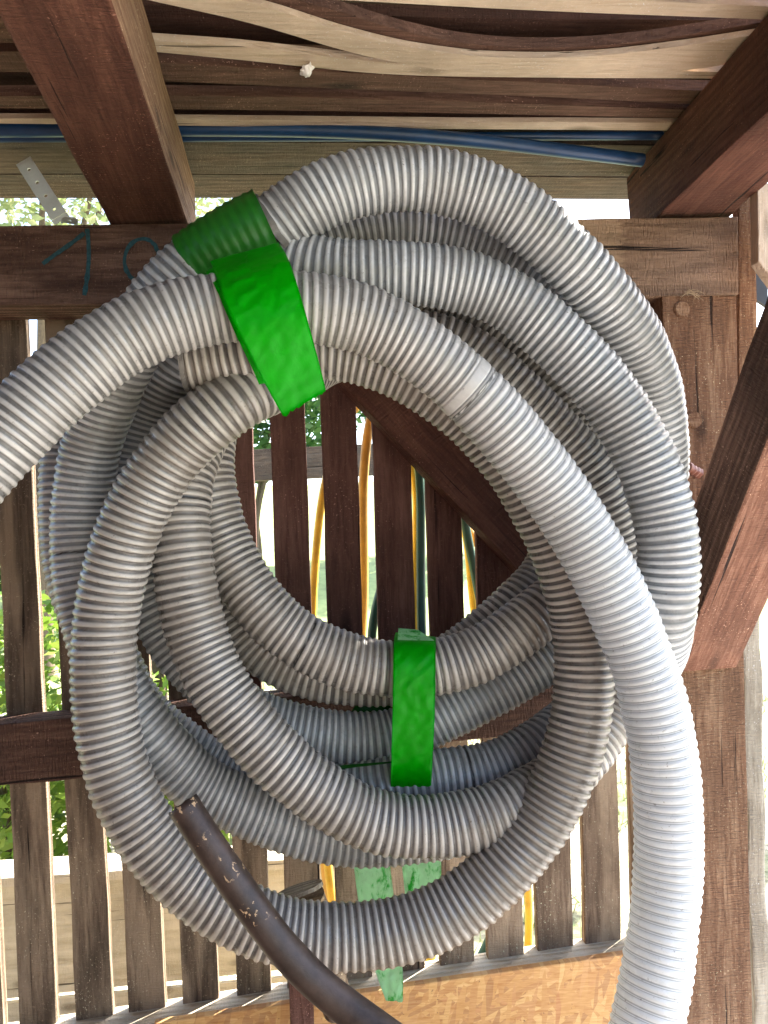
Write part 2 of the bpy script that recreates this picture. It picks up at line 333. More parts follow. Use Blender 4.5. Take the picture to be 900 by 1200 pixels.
def corrugated(name, P, mat, parent, R=0.0525, depth=0.0026, PITCH=0.0140, flats=(), cracks=(), sd=0):
    """ribbed tube whose ribs climb as a helix; mesh rows follow the helix"""
    ds=PITCH/KR; q=spline([at(*p) for p in P], ds); fr=frames(q); L=len(q)
    vs=[];rib=[];grime=[];lit_grade=[]
    rows=L+KR
    rr_=random.Random(sd); jit=[rr_.uniform(-1,1) for _ in range(rows//KR+3)]
    for i in range(rows):
        wrp=5.0*noise.noise(Vector((i*0.006,sd,0)))+1.6*noise.noise(Vector((i*0.05,sd,4))); rj=jit[i//KR]; lit_grade.extend([i/rows]*NS)
        for j in range(NS):
            k=min(max(i-KR+j*KR/NS+wrp,0),L-1.001); k0=int(k); f=k-k0
            p=q[k0].lerp(q[k0+1],f); t,a,b=fr[k0]; th=2*math.pi*j/NS
            h=PROF[i%KR]
            for (f0,f1) in flats:
                if f0<i<f1: h=1.0 if f0+2<i<f1-2 else 0.3
            dirv=a*math.cos(th)+b*math.sin(th)
            nz=noise.noise(p*11+Vector((sd,0,0)))
            dn=noise.noise(p*45+dirv*0.8+Vector((0,sd,0)))
            sq=0.0022*nz*math.cos(2*th+3*nz)
            rr=R-depth*(1-h*(1+0.12*rj))+0.0012*nz+sq+0.0007*dn*(0.4+h)
            vs.append(p+dirv*rr)
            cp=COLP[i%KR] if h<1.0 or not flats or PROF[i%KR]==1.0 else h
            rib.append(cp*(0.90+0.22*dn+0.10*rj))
            g=0
            for (c0,j0,j1) in cracks:
                if abs(i-c0)<=1 and (j0<=j<=j1) and random.random()<0.75: g=0.95
            grime.append(g)
    fs=[]
    for i in range(rows-1):
        for j in range(NS-1):
            fs.append((i*NS+j,i*NS+j+1,(i+1)*NS+j+1,(i+1)*NS+j))
        if i+1+KR<rows: fs.append((i*NS+NS-1,(i+KR)*NS,(i+1+KR)*NS,(i+1)*NS+NS-1))
    me=bpy.data.meshes.new(name); me.from_pydata([tuple(v) for v in vs],[],fs)
    me.polygons.foreach_set('use_smooth',[True]*len(me.polygons))
    for nm,dat in (('rib',rib),('grime',grime),('lit_grade',lit_grade)):
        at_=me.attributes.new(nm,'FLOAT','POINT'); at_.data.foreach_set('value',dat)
    return link(name, me, mat, parent), q, fr
def strip(name, rows, mat, parent, nc=12, wr=0.0018, th=0.0007, ragged=0, sd=0.0, folds=0.0):
    """tape: rows of ((xl,yl),(xr,yr),d[,bulge]) joined into one sheet with thickness"""
    A=spline([at(*r[0],r[2]) for r in rows],0.004); B=spline([at(*r[1],r[2]) for r in rows],0.004)
    n=max(len(A),len(B)); g=[]
    def samp(q,u): k=u*(len(q)-1); i=min(int(k),len(q)-2); return q[i].lerp(q[i+1],k-i)
    for i in range(n):
        u=i/(n-1); a=samp(A,u); b=samp(B,u); row=[]
        for j in range(nc+1):
            v=j/nc; uu=u
            if ragged and i>=n-2: uu=u
            p=a.lerp(b,v)
            nn=noise.noise(Vector((p.x*55+sd,p.z*30,v*2)))+0.6*noise.noise(Vector((p.x*110,sd,p.z*80)))+0.9*noise.noise(Vector(((p.x+p.z)*28,sd*2,(p.x-p.z)*90)))
            p=p+Vector((0,-1,0))*(nn*wr)
            if folds:
                s2=(v*1.0+u*1.7)*5.0+1.6*noise.noise(Vector((u*3,v*3,sd))); env=max(0,1-abs(u-0.36)/0.22)
                p=p+Vector((0,-1,0))*(folds*env*(1-abs((s2%1.0)*2-1))**3)
            if ragged and i==n-1: p.z-=ragged*abs(noise.noise(Vector((v*7,sd,3))))
            row.append(p)
        g.append(row)
    bm=bmesh.new(); V=[[bm.verts.new(p) for p in r] for r in g]
    for i in range(n-1):
        for j in range(nc): bm.faces.new((V[i][j],V[i][j+1],V[i+1][j+1],V[i+1][j])).smooth=True
    bmesh.ops.solidify(bm, geom=bm.faces[:], thickness=th)
    me=bpy.data.meshes.new(name); bm.to_mesh(me); bm.free()
    return link(name, me, mat, parent)
def plate_holes(name, A, B, wdt, th, nh, hr, mat, parent=None, ends=0.12, side=None, normal=None):
    """flat bar from A to B pierced by nh round holes"""
    L=(B-A).length; X=(B-A).normalized(); Z=(normal-X*normal.dot(X)).normalized(); Y=Z.cross(X)
    bm=bmesh.new(); cell=L*(1-2*ends)/nh
    def sq(x0,x1):
        bm.faces.new([bm.verts.new((x,y,0)) for x,y in ((x0,-wdt/2),(x1,-wdt/2),(x1,wdt/2),(x0,wdt/2))])
    sq(0,L*ends); sq(L-L*ends,L)
    for k in range(nh):
        x0=L*ends+cell*k; cx=x0+cell/2; m=16; inn=[];out=[]
        for j in range(m):
            a=2*math.pi*(j+0.5)/m; c,s=math.cos(a),math.sin(a)
            inn.append(bm.verts.new((cx+hr*c,hr*s,0)))
            sc=min((cell/2)/abs(c) if abs(c)>1e-6 else 9,(wdt/2)/abs(s) if abs(s)>1e-6 else 9)
            out.append(bm.verts.new((cx+c*sc,s*sc,0)))
        for j in range(m): bm.faces.new((inn[j],inn[(j+1)%m],out[(j+1)%m],out[j]))
        for sx in (-1,1):
            for sy in (-1,1):
                # corner fill
                a=[v for v in out if (v.co.x-cx)*sx>0 and v.co.y*sy>0]
                vx_=[v for v in a if abs(abs(v.co.x-cx)-cell/2)<1e-6]; vy_=[v for v in a if abs(abs(v.co.y)-wdt/2)<1e-6]
                if vx_ and vy_:
                    p=max(vx_,key=lambda v:abs(v.co.y)); q=max(vy_,key=lambda v:abs(v.co.x-cx))
                    if p is not q:
                        c_=bm.verts.new((cx+sx*cell/2,sy*wdt/2,0))
                        try: bm.faces.new((p,c_,q))
                        except ValueError: pass
    bmesh.ops.remove_doubles(bm,verts=bm.verts,dist=1e-5)
    bmesh.ops.recalc_face_normals(bm,faces=bm.faces)
    bmesh.ops.solidify(bm,geom=bm.faces[:],thickness=th)
    me=bpy.data.meshes.new(name); bm.to_mesh(me); bm.free()
    return link(name,me,mat,parent,Matrix(((X.x,Y.x,Z.x,A.x),(X.y,Y.y,Z.y,A.y),(X.z,Y.z,Z.z,A.z),(0,0,0,1))))
# ------------------------------------------------------------ ground
def sheet(name, x0,y0,x1,y1,z,mat,n=1,amp=0):
    bm=bmesh.new(); bmesh.ops.create_grid(bm,x_segments=n,y_segments=n,size=0.5)
    for v in bm.verts:
        v.co=Vector((x0+(v.co.x+.5)*(x1-x0),y0+(v.co.y+.5)*(y1-y0),z))
        if amp: v.co.z+=amp*noise.noise(v.co*0.35)
    me=bpy.data.meshes.new(name); bm.to_mesh(me); bm.free()
    o=link(name,me,mat); o['kind']='structure'; return o
sheet('ground',-600,-600,600,600,0.0,M['ground'])
sheet('shed_floor',-3.0,-5.3,0.72,0.2,0.02,M['soil'])
sheet('bounce_path',0.72,-5.3,3.4,1.2,0.016,M['bounce'])  # pale sheet added to bounce sunlight up from the right
bm=bmesh.new(); bmesh.ops.create_grid(bm,x_segments=60,y_segments=40,size=0.5)
for v in bm.verts:
    x=v.co.x*90; y=7+(v.co.y+.5)*50; u=(y-7)/50
    v.co=Vector((x,y,-0.05+4.6*min(1,u*2.2)**1.1+0.25*noise.noise(Vector((x*.12,y*.12,0)))*min(1,u*6)))
me=bpy.data.meshes.new('grassy_slope'); bm.to_mesh(me); bm.free(); so_=link('grassy_slope',me,M['meadow']); so_['kind']='structure'
# ------------------------------------------------------------ shed
shed=thing('wooden_shed','open timber shed with slatted back wall, brown beams, post and knee brace','shed')
M['beam'] = wood('brown_beam_timber', (0.042,0.020,0.014), (0.108,0.054,0.037), (0.225,0.13,0.09), 0.8, 1.0, wave=0.2, fade=(0.80,0.985,(0.42,0.29,0.19)))
beam=board('beam',[(-500,270),(865,254),(866,345),(-500,365)],DW,0.10,M['beam'],shed,seg=24,jit=0.002)
BT=at(450,259,DW).z
# slats: centre x at y=500 and y=1100, width
sl_t=[(8,380,30,1199)]
slats=[((-12,380),(30,380),(66,1199),(23,1199)),((52,380),(94,380),(132,1199),(89,1199)),((113,380),(158,380),(195,1205),(152,1205)),
 ((176,380),(222,380),(258,1200),(216,1200)),((250,380),(292,380),(319,1190),(279,1190)),((313,380),(354,380),(380,1184),(338,1184)),
 ((373,380),(415,380),(437,1172),(397,1172)),((433,380),(477,380),(499,1165),(456,1165)),((493,380),(534,380),(557,1155),(517,1155)),
 ((551,380),(593,380),(615,1144),(573,1144)),((609,380),(652,380),(673,1132),(631,1132)),((668,380),(710,380),(729,1122),(687,1122)),
 ((725,380),(770,380),(788,1112),(744,1112)),((-80,380),(-36,380),(4,1199),(-40,1199))]
for i,q in enumerate(slats):
    (x0,y0),(x1,_),(x2,y2),(x3,_)=q
    k=(y0-340)/(y2-y0); tl=(x0-(x3-x0)*k,340); tr=(x1-(x2-x1)*k,340)
    kk=0.08; br=(x2+(x2-x1)*kk,y2+(y2-y0)*kk); bl=(x3+(x3-x0)*kk,y2+(y2-y0)*kk)
    DS=DW+0.105+random.uniform(0,0.004)
    if i in (0,1,2,3,13): m=M['slat_g']
    else: m=M['slat']
    if i in (0,1,2,3,13):
        board('slat',[tl,tr,br,bl],DS,0.024,m,shed,seg=14,jit=0.0025,bev=0.002)
    else:
        # upper stretch red-brown, lower stretch grey-tan: two lengths butted behind the rail
        ym=860
        def atv(y): u=(y-340)/(y2-340); return (tl[0]+(x3-tl[0])*u, tr[0]+(x2-tr[0])*u)
        a,b=atv(ym)
        board('slat',[tl,tr,(b,ym),(a,ym)],DS,0.024,M['slat'],shed,seg=10,jit=0.002,bev=0.002)
        board('slat',[(a,ym+1),(b,ym+1),br,bl],DS,0.024,M['slat_t'] if i>=7 else M['slat_g'],shed,seg=8,jit=0.002,bev=0.002)
board('rail',[(-520,900),(770,774),(770,846),(-520,972)],DW,0.10,M['stain_l'],shed,seg=24,jit=0.003)
board('post',[(776,346),(863,346),(884,1300),(806,1300)],DW+0.004,0.12,M['post'],shed,seg=16,jit=0.002)
board('outer_post',[(868,700),(890,700),(907,1300),(889,1300)],DW+0.14,0.10,M['greypost'],shed,seg=20,jit=0.006)
board('side_board',[(866,226),(885,222),(889,470),(866,470)],DW+0.02,0.03,M['post'],shed,seg=6,jit=0.002)
board('side_board',[(888,216),(960,206),(960,400),(889,306)],DW-0.10,0.03,M['pale'],shed,seg=4,jit=0.001)
# inner wall brace: from the top middle down to the right, against the slats
b0=[at(352,418,DW+0.035),at(420,418,DW+0.035),at(665,690,DW+0.035),at(640,722,DW+0.035)]
hexa('brace',[at(355,400,DW+.03),at(440,420,DW+.03),at(700,690,DW+.03),at(655,720,DW+.03)],[at(355,400,DW+.03)+Vector((0,.072,0)),at(440,420,DW+.03)+Vector((0,.072,0)),at(700,690,DW+.03)+Vector((0,.072,0)),at(655,720,DW+.03)+Vector((0,.072,0))],M['stain'],shed,seg=10,jit=0.002)
# bottom board of strand board, with a ledge on top
f=[(-30,1226),(748,1117),(760,1500),(-30,1500)]
board('strand_board',[(180,1200),(800,1108),(815,1500),(180,1500)],DW+0.03,0.018,M['osb'],shed,seg=6,jit=0.0008)
board('ledge',[(-60,1236),(800,1107),(802,1122),(-60,1251)],DW+0.051,0.085,M['bed'],shed,seg=12,jit=0.002)
# joists over the beam
def joist(xl,xr,yb,h,dn,df,m,xln,xrn,ybn,zz=None):
    """bottom corners in pixels at the far depth df and near pixel direction; height h"""
    z=at((xl+xr)/2,yb,DW).z
    a=at(xl,yb,DW); b=at(xr,yb,DW)
    an=atz(xln[0],xln[1],z); bn=atz(xrn[0],xrn[1],z)
    da=(an-a)/(a.y-an.y); db=(bn-b)/(b.y-bn.y)
    near=-DW+dn; far=df-DW
    def pt(p,dv,y): return Vector((p.x+dv.x*(p.y-y),y,z))
    al,bl_,ar,br_=pt(a,da,near),pt(a,da,far),pt(b,db,near),pt(b,db,far)
    up=Vector((0,0,h))
    return hexa('joist',[bl_+up,br_+up,br_,bl_],[al+up,ar+up,ar,al],m,shed,seg=14,jit=0.003,bev=0.005), z
j1,jz=joist(126,219,258,0.165,0.35,DW+0.16,M['stain'],(0,22),(131,0),0)
j2,jz2=joist(775,862,249,0.165,0.35,DW+0.16,M['stain'],(900,130),(900,215),0)
sidemat(j1,M['post'],Vector((1,0,0)))  # raw-sawn right face, its sunlit tone put into the colour
ZT=max(jz,jz2)+0.168
# right knee brace rising towards the viewer
E2=at(793,788,DW-0.02); V=(at(900,515,DW-0.36)-at(793,788,DW-0.02)); E2u=E2+V*1.9
E3=at(868,772,DW-0.02); E3u=E3+(at(900,712,DW-0.14)-E3)*6.0
Vd=V.normalized(); side=(E3-E2); sd_=side-Vd*side.dot(Vd)
up_=sd_.cross(Vd).normalized()
if up_.y<0: up_=-up_
wd=0.125
lo=[E2,E2+sd_,E2+sd_+up_*wd,E2+up_*wd]
# level the foot against the post
lo=[p-Vd*((p-E2).dot(Vector((0,0,1)))/Vd.z*0.9) for p in lo]
hi=[p+V*2.2 for p in lo]
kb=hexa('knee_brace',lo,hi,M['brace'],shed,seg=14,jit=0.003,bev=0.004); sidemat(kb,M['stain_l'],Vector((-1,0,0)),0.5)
for x,y,r in ((799,363,0.020),(813,492,0.020)):
    c=at(x,y,DW+0.004); bm=bmesh.new()
    bmesh.ops.create_cone(bm,cap_ends=True,segments=20,radius1=r,radius2=r*0.93,depth=0.008,matrix=Matrix.Translation(c)@Matrix.Rotation(math.pi/2,4,'X'))
    bmesh.ops.bevel(bm,geom=[e for e in bm.edges if e.calc_face_angle(0)>1],offset=0.002,segments=2,affect='EDGES')
    me=bpy.data.meshes.new('peg'); bm.to_mesh(me); bm.free(); link('peg',me,M['post'],shed)
# roof boards above the stored planks, the unseen part extended to shade the inside
for i in range(34):
    y0=-5.0+i*0.163
    z=ZT+0.30+(0.026 if i%2 else 0)
    f=[Vector((-2.6,y0,z+.022)),Vector((0.95,y0,z+.022)),Vector((0.95,y0,z)),Vector((-2.6,y0,z))]
    hexa('roof_board',f,[p+Vector((0,0.170,0)) for p in f],M['dark'],shed,bev=0.002)
# unseen side wall far left, added so its boards keep the left of the shed dim
for i in range(27):
    f=[Vector((-2.62,-4.95+i*0.19,2.55)),Vector((-2.59,-4.95+i*0.19,2.55)),Vector((-2.59,-4.95+i*0.19,0.05)),Vector((-2.62,-4.95+i*0.19,0.05))]
    hexa('shade_board',f,[p+Vector((0,0.182,0)) for p in f],M['stain'],shed,bev=0.002)
for i in range(15):  # unseen front wall behind the viewer, added to block light
    x0=-2.58+i*0.19
    f=[Vector((x0,-5.0,2.5)),Vector((x0+.182,-5.0,2.5)),Vector((x0+.182,-5.0,0.05)),Vector((x0,-5.0,0.05))]
    hexa('shade_board',f,[p+Vector((0,0.03,0)) for p in f],M['stain'],shed,bev=0.002)
# teal crayon 1 0 on the beam
def ribbon(name,P,wd_,mat,parent):
    q=spline([at(x,y,DW-0.0015) for x,y in P],0.004); n=len(q); vs=[];fs=[]
    for i,p in enumerate(q):
        t=(q[min(i+1,n-1)]-q[max(i-1,0)]).normalized(); s=Vector((0,-1,0)).cross(t); ww=wd_*(0.75+0.6*abs(noise.noise(p*60)))
        for k,(o,y) in enumerate(((-1,0),(1,0))): vs.append(p+s*ww*o/2)
    vs+= [v+Vector((0,0.0012,0)) for v in vs]
    m=2*n
    for i in range(n-1):
        a=2*i; fs+=[(a,a+1,a+3,a+2),(m+a+2,m+a+3,m+a+1,m+a),(a,a+2,m+a+2,m+a),(a+3,a+1,m+a+1,m+a+3)]
    me=bpy.data.meshes.new(name); me.from_pydata([tuple(v) for v in vs],[],fs); return link(name,me,mat,parent)
num=ribbon('chalk_numeral',[(50,309),(64,297),(82,288),(101,271)],0.010,M['chalk'],beam); num['label']='teal hand-drawn 1, slanting stroke'
ribbon('chalk_numeral',[(102,268),(105,290),(104,315),(98,350)],0.010,M['chalk'],beam)
ribbon('chalk_numeral',[(186,300),(188,286),(176,274),(158,275),(146,288),(141,306),(145,322),(155,333),(166,332)],0.009,M['chalk'],beam)
for o in [c for c in COL.objects if c.name.startswith('chalk')]:
    o.matrix_parent_inverse=beam.matrix_world.inverted()
# ------------------------------------------------------------ planks stored on the joists
def plank(rows,label,mat,th=0.022,z=None,name='stored_plank',cat='plank',dy=0.0):
    """rows: (px, py_front, py_back) of the underside seen from below; bent boards follow their rows"""
    z=ZT+0.002 if z is None else z
    Fp=[atz(x,a,z) for x,a,b in rows]; Bp=[atz(x,b,z) for x,a,b in rows]
    Fs=spline(Fp,0.03); Bs=spline(Bp,0.03); n=min(60,max(len(Fs),len(Bs)))
    def samp(q,u): k=u*(len(q)-1); i=min(int(k),len(q)-2); return q[i].lerp(q[i+1],k-i)
    bm=bmesh.new(); R=[]
    org=(Fp[0]+Bp[0]+Fp[-1]+Bp[-1])/4
    for i in range(n+1):
        u=i/n; a=samp(Fs,u)-org; b=samp(Bs,u)-org; e=noise.noise(Vector((u*12,rows[0][1],1)))*0.0015
        R.append([bm.verts.new(a+Vector((0,e,0))),bm.verts.new(b),bm.verts.new(b+Vector((0,0,th))),bm.verts.new(a+Vector((0,e,th)))])
    for i in range(n):
        for k in range(4): bm.faces.new((R[i][k],R[i][(k+1)%4],R[i+1][(k+1)%4],R[i+1][k]))
    bm.faces.new(R[0]); bm.faces.new(R[-1][::-1])
    bmesh.ops.recalc_face_normals(bm,faces=bm.faces)
    me=bpy.data.meshes.new(name); bm.to_mesh(me); bm.free()
    o=link(name,me,mat,None,Matrix.Translation(org)); tag(o,label,cat,'planks stored on the joists'); return o
plank([(-250,205,233),(300,205,232),(790,209,234)],'weathered grey-brown plank, rearmost of those above the beam',M['old'],z=ZT+0.004)
plank([(-250,168,203),(300,167,204),(900,172,208)],'old grey plank just behind the blue pipes',M['old'],z=ZT+0.003)
plank([(-250,84,140),(300,84,142),(1000,88,148)],'dark plank added to close the sky gap between the brown planks',M['dark'],z=ZT+0.055)  # added filler that hides bright sky among the planks
plank([(-250,142,176),(300,143,176),(1000,146,182)],'dark plank added to close the sky gap above the blue pipes',M['dark'],z=ZT+0.05)  # added filler, keeps sky from showing over the pipes
plank([(-250,138,142),(200,140,147),(500,143,151),(786,144,153),(1000,147,156)],'thin pale batten directly above the blue pipes',M['pale'],th=0.011)
plank([(-250,116,126),(205,112,128),(500,118,132),(792,128,138),(1000,132,140)],'reddish brown plank with white paint flecks above the pale batten',M['mid'])
plank([(120,70,92),(450,88,106),(650,98,114),(815,106,122),(1000,108,124)],'wide mid brown plank between two joists, below the pale boards',M['mid'])
plank([(-250,60,84),(-10,60,84),(120,62,86)],'short brown plank left of the left joist',M['mid'])
plank([(120,44,55),(300,56,72),(450,74,87),(640,80,91),(830,84,92),(1000,86,94)],'straight pale pine plank under the bowed one',M['pale'],th=0.014)
plank([(100,-34,-16),(200,-12,6),(300,4,28),(400,37,59),(500,60,80),(600,68,88),(700,66,87),(800,54,84),(880,42,70),(1000,20,52)],'pale pine board bowed downward in the middle',M['pale'],z=ZT+0.001,th=0.012)
plank([(100,-44,-34),(200,-26,-12),(300,-12,4),(400,14,36),(500,44,60),(600,56,68),(700,54,66),(800,42,54),(880,28,42),(1000,8,20)],'dark brown board lying on the bowed pine board',M['mid'],z=ZT+0.016,th=0.02)
plank([(250,-26,-8),(400,-14,0),(620,-6,12),(900,8,23),(1050,14,30)],'topmost pale pine board at the top edge of the picture',M['pale'],z=ZT+0.003,th=0.014)
plank([(150,-60,-38),(600,-45,-22),(1000,-30,-6)],'brown plank nearest the viewer, over the top edge',M['mid'],z=ZT+0.01)
plank([(160,6,44),(500,20,56),(1000,24,50)],'dark plank in the gap above the bowed board',M['dark'],z=ZT+0.07)
plank([(-250,20,50),(0,20,50),(100,22,52)],'brown plank at the top left corner',M['mid'])
# blue pipes
def tubeon(name,P,r,mat,lab,cat,grp=None):
    o=tube(name,None,r,mat,None,world=P,step=0.03,n=18); tag(o,lab,cat,grp); return o
def bz(x,y,dz=0): return atz(x,y,ZT+dz)
tubeon('blue_pipe',[bz(-250,153,.012),bz(60,152,.010),bz(215,151,.008),bz(400,154,-.004),bz(560,165,-.02),bz(680,179,-.03),bz(771,190,-.04)],0.0145,M['blue'],'thick blue plastic pipe sloping down to its cut end at the right joist','pipe','blue pipes on the joists')
tubeon('blue_pipe',[bz(-250,163,.012),bz(300,161,.012),bz(780,159,.012)],0.009,M['blue'],'thin straight blue pipe behind the thick one','pipe','blue pipes on the joists')
# white scrap hanging
c=atz(360,83,ZT-0.01); bm=bmesh.new(); bmesh.ops.create_icosphere(bm,subdivisions=3,radius=0.012)
for v in bm.verts:
    k=noise.noise(v.co*180)*0.9; v.co*= (1+0.55*k); v.co.z*=0.75
    if v.co.x>0.006: v.co.z+=0.006
me=bpy.data.meshes.new('paper_scrap'); bm.to_mesh(me); bm.free(); tag(link('paper_scrap',me,M['white'],None,Matrix.Translation(c)),'small crumpled white scrap stuck under the plank','scrap')
# metal strap
A=at(27,188,DW+0.06); B=at(72,258,DW+0.005)
st=thing('metal_strap','galvanised perforated steel strap standing on the beam, left of the joist','bracket')
nrm=Vector((0.1,-1,-0.2)); plate_holes('strap_plate',A,B,0.036,0.0025,4,0.0042,M['galv'],st,ends=0.06,normal=nrm)
plate_holes('strap_foot',B+Vector((0,0,0.002)),B+Vector((0.03,0.012,0.001)),0.03,0.0025,1,0.004,M['galv'],st,ends=0.1,normal=Vector((0,0,1)))
# black perforated strip by the side board
o=plate_holes('perforated_strip',at(887.5,252,DW+0.05),at(887.5,318,DW+0.05),0.012,0.002,8,0.0031,M['black'],None,ends=0.08,normal=Vector((0,-1,0)))
tag(o,'narrow black strip with a row of holes between two upright boards','strip')
board('backing_board',[(882,318),(900,318),(900,360),(882,348)],DW+0.05,0.01,M['black'],shed,bev=0)
# pink plastic end by the post
pk=tube('pink_plastic_sleeve',[(806,548,1.50),(813,552,1.51),(820,557,1.52)],lambda u:0.011+0.002*math.sin(u*22),M['pink'],n=16,step=0.003,wob=0.25); tag(pk,'short faded pink plastic sleeve between hose and brace','sleeve')
# straw wisp
bm=bmesh.new()
for i in range(16):
    p=at(random.uniform(802,816),random.uniform(339,345),DW-0.008); q=p.copy(); d=Vector((random.uniform(-.4,1.0),random.uniform(-.3,0.1),random.uniform(-0.5,.2)))
    pr=None
    for k in range(7):
        w_=0.0007*(1-k/8); a=bm.verts.new(q+Vector((0,0,w_))); b=bm.verts.new(q-Vector((0,0,w_)))
        if pr: bm.faces.new((pr[0],pr[1],b,a))
        pr=(a,b); q=q+d.normalized()*0.0055; d=d+Vector((random.uniform(-.2,.2),0,-0.16))
me=bpy.data.meshes.new('straw_wisp'); bm.to_mesh(me); bm.free(); tag(link('straw_wisp',me,M['straw']),'wisp of dry straw caught under the right end of the beam','straw')
# ------------------------------------------------------------ the corrugated hoses
H1=[(-75,600,1.00),(0,518,1.03),(50,468,1.04),(100,425,1.05),(150,392,1.06),(205,370,1.07),(260,361,1.08),(310,358,1.08),(358,360,1.08),(420,371,1.09),(475,398,1.10),(525,434,1.11),(572,480,1.12),(615,530,1.13),(650,575,1.14),(680,622,1.14),(708,672,1.14),(732,725,1.14),(754,780,1.14),(770,838,1.14),(780,900,1.14),(783,960,1.14),(783,1020,1.14),(778,1080,1.13),(770,1140,1.12),(758,1200,1.11),(744,1262,1.09)]
Bh=[(214,421,1.21),(260,418,1.21),(310,412,1.20),(345,407,1.20),(385,406,1.20),(430,416,1.20),(480,436,1.20),(545,480,1.21),(598,539,1.22),(643,614,1.24),(667,674,1.25),(682,730,1.26),(685,784,1.26),(682,835,1.26),(674,872,1.26),(656,922,1.26),(622,980,1.26),(578,1030,1.26),(525,1070,1.26),(480,1088,1.26),(440,1096,1.26),(400,1098,1.26),(350,1096,1.26),(318,1088,1.26),(268,1066,1.26),(222,1034,1.26),(180,990,1.26),(152,942,1.26),(134,895,1.26),(125,850,1.26),(121,800,1.26),(122,750,1.26),(127,705,1.26),(139,655,1.25),(154,610,1.24),(180,562,1.23),(215,516,1.22),(255,482,1.21),(296,457,1.22),(340,440,1.28),
(380,420,1.36),(430,402,1.38),(490,394,1.38),(540,408,1.37),(580,437,1.36),(621,477,1.36),(653,508,1.36),(681,540,1.36),(706,580,1.36),(724,620,1.37),(738,660,1.38),(744,700,1.38),(743,745,1.38),(733,795,1.38),(712,842,1.37),(680,888,1.34),(640,925,1.31),(600,945,1.29),(560,961,1.285),(510,969,1.285),(450,966,1.285),(412,952,1.285),(372,927,1.285),(332,896,1.285),(290,851,1.285),(254,801,1.29),(233,751,1.30),(220,701,1.30),(214,650,1.30),(211,600,1.31),(214,565,1.32),(225,528,1.34),
(246,487,1.39),(278,430,1.45),(315,370,1.47),(360,335,1.47),(420,323,1.47),(480,328,1.47),(525,348,1.47),(565,374,1.46),(610,406,1.46),(652,446,1.46),(688,495,1.46),(710,545,1.46),(716,600,1.46),(703,650,1.43),(678,684,1.40),(640,712,1.38),(605,740,1.37),(565,766,1.37),(525,780,1.37),(480,785,1.37),(430,781,1.37),(385,768,1.37),(345,746,1.37),(312,718,1.37),(275,664,1.38),(254,615,1.39),(243,572,1.39),(241,530,1.40),
(252,485,1.43),(280,440,1.47),(330,405,1.48),(385,398,1.48),(440,405,1.48),(500,430,1.48),(560,478,1.48),(612,535,1.48),(648,590,1.48),(655,640,1.48),(636,680,1.47),(605,711,1.46),(570,742,1.46),(530,772,1.465),(480,794,1.47),(435,797,1.47),(385,794,1.47),(335,779,1.47),(298,752,1.47),(268,705,1.47),(250,650,1.47),(243,600,1.47),(246,560,1.48)]
Ch=[(318,268,1.20),(360,238,1.185),(400,219,1.18),(450,210,1.18),(500,210,1.18),(550,221,1.18),(600,244,1.18),(640,277,1.19),(680,316,1.20),(715,356,1.22),(743,398,1.25),(762,440,1.29),(771,490,1.33),(775,540,1.37),(770,600,1.41),(755,660,1.44),(735,720,1.46),(715,790,1.46),(690,860,1.43),(650,915,1.40),(610,945,1.385),(570,960,1.385),(520,972,1.385),(480,978,1.385),(430,982,1.385),(380,977,1.38),(330,964,1.38),(285,944,1.38),(238,923,1.38),(201,891,1.37),(167,850,1.36),(143,818,1.36),(123,779,1.36),(107,730,1.36),(98,690,1.36),(94,640,1.36),(96,600,1.36),(100,555,1.35),(110,510,1.33),(126,465,1.30),(147,418,1.27),(175,368,1.24),(212,324,1.22),(256,292,1.22),
(300,290,1.24),(345,309,1.22),(400,318,1.21),(450,319,1.205),(500,322,1.20),(550,331,1.20),(600,353,1.20),(645,390,1.20),(688,432,1.20),(722,475,1.20),(750,525,1.20),(768,565,1.20),(777,600,1.20),(784,640,1.20),(783,680,1.21),(778,720,1.22),(770,765,1.30),(750,800,1.42),(715,822,1.47),(680,838,1.46),(665,850,1.43),(640,870,1.41),(606,891,1.40),(563,906,1.40),(510,910,1.40),(470,917,1.40),(430,925,1.41),(370,930,1.44),(310,920,1.46),(263,908,1.47),(222,883,1.47),(187,857,1.47),(157,828,1.47),(138,785,1.47),(112,740,1.47),(90,690,1.47),(80,640,1.47),(79,590,1.46),(80,540,1.46),(90,490,1.45),(108,440,1.42),(145,390,1.38),(192,352,1.36),(240,320,1.35),(300,300,1.34),
(350,288,1.34),(400,274,1.34),(450,265,1.34),(500,267,1.34),(550,279,1.34),(600,301,1.34),(640,331,1.35),(680,372,1.37),(712,420,1.39),(735,480,1.42),(746,540,1.46),(748,600,1.48),(738,660,1.48),(715,715,1.48),(685,752,1.46),(655,762,1.46),(622,783,1.46),(587,803,1.46),(543,827,1.46),(510,841,1.46),(470,862,1.46),(430,866,1.46),(370,862,1.46),(325,850,1.46),(290,838,1.46),(259,813,1.46),(233,787,1.46),(209,761,1.46),(189,727,1.46),(172,690,1.46),(163,650,1.47),(158,600,1.48),(158,560,1.48),(168,505,1.47),(185,460,1.44),(210,420,1.40),(250,380,1.37),(300,345,1.36)]
def idx(q,px,py):
    best=None
    for i in range(0,len(q),3):
        v=q[i]-CAM; c=Vector((v.x,v.y,v.z)); X=v.x*Xc+v.y*Yc+v.z*Zc
        dx=X.x/X.z*F+450-px; dy=X.y/X.z*F+600-py; e=dx*dx+dy*dy
        if best is None or e<best[0]: best=(e,i)
    return best[1]
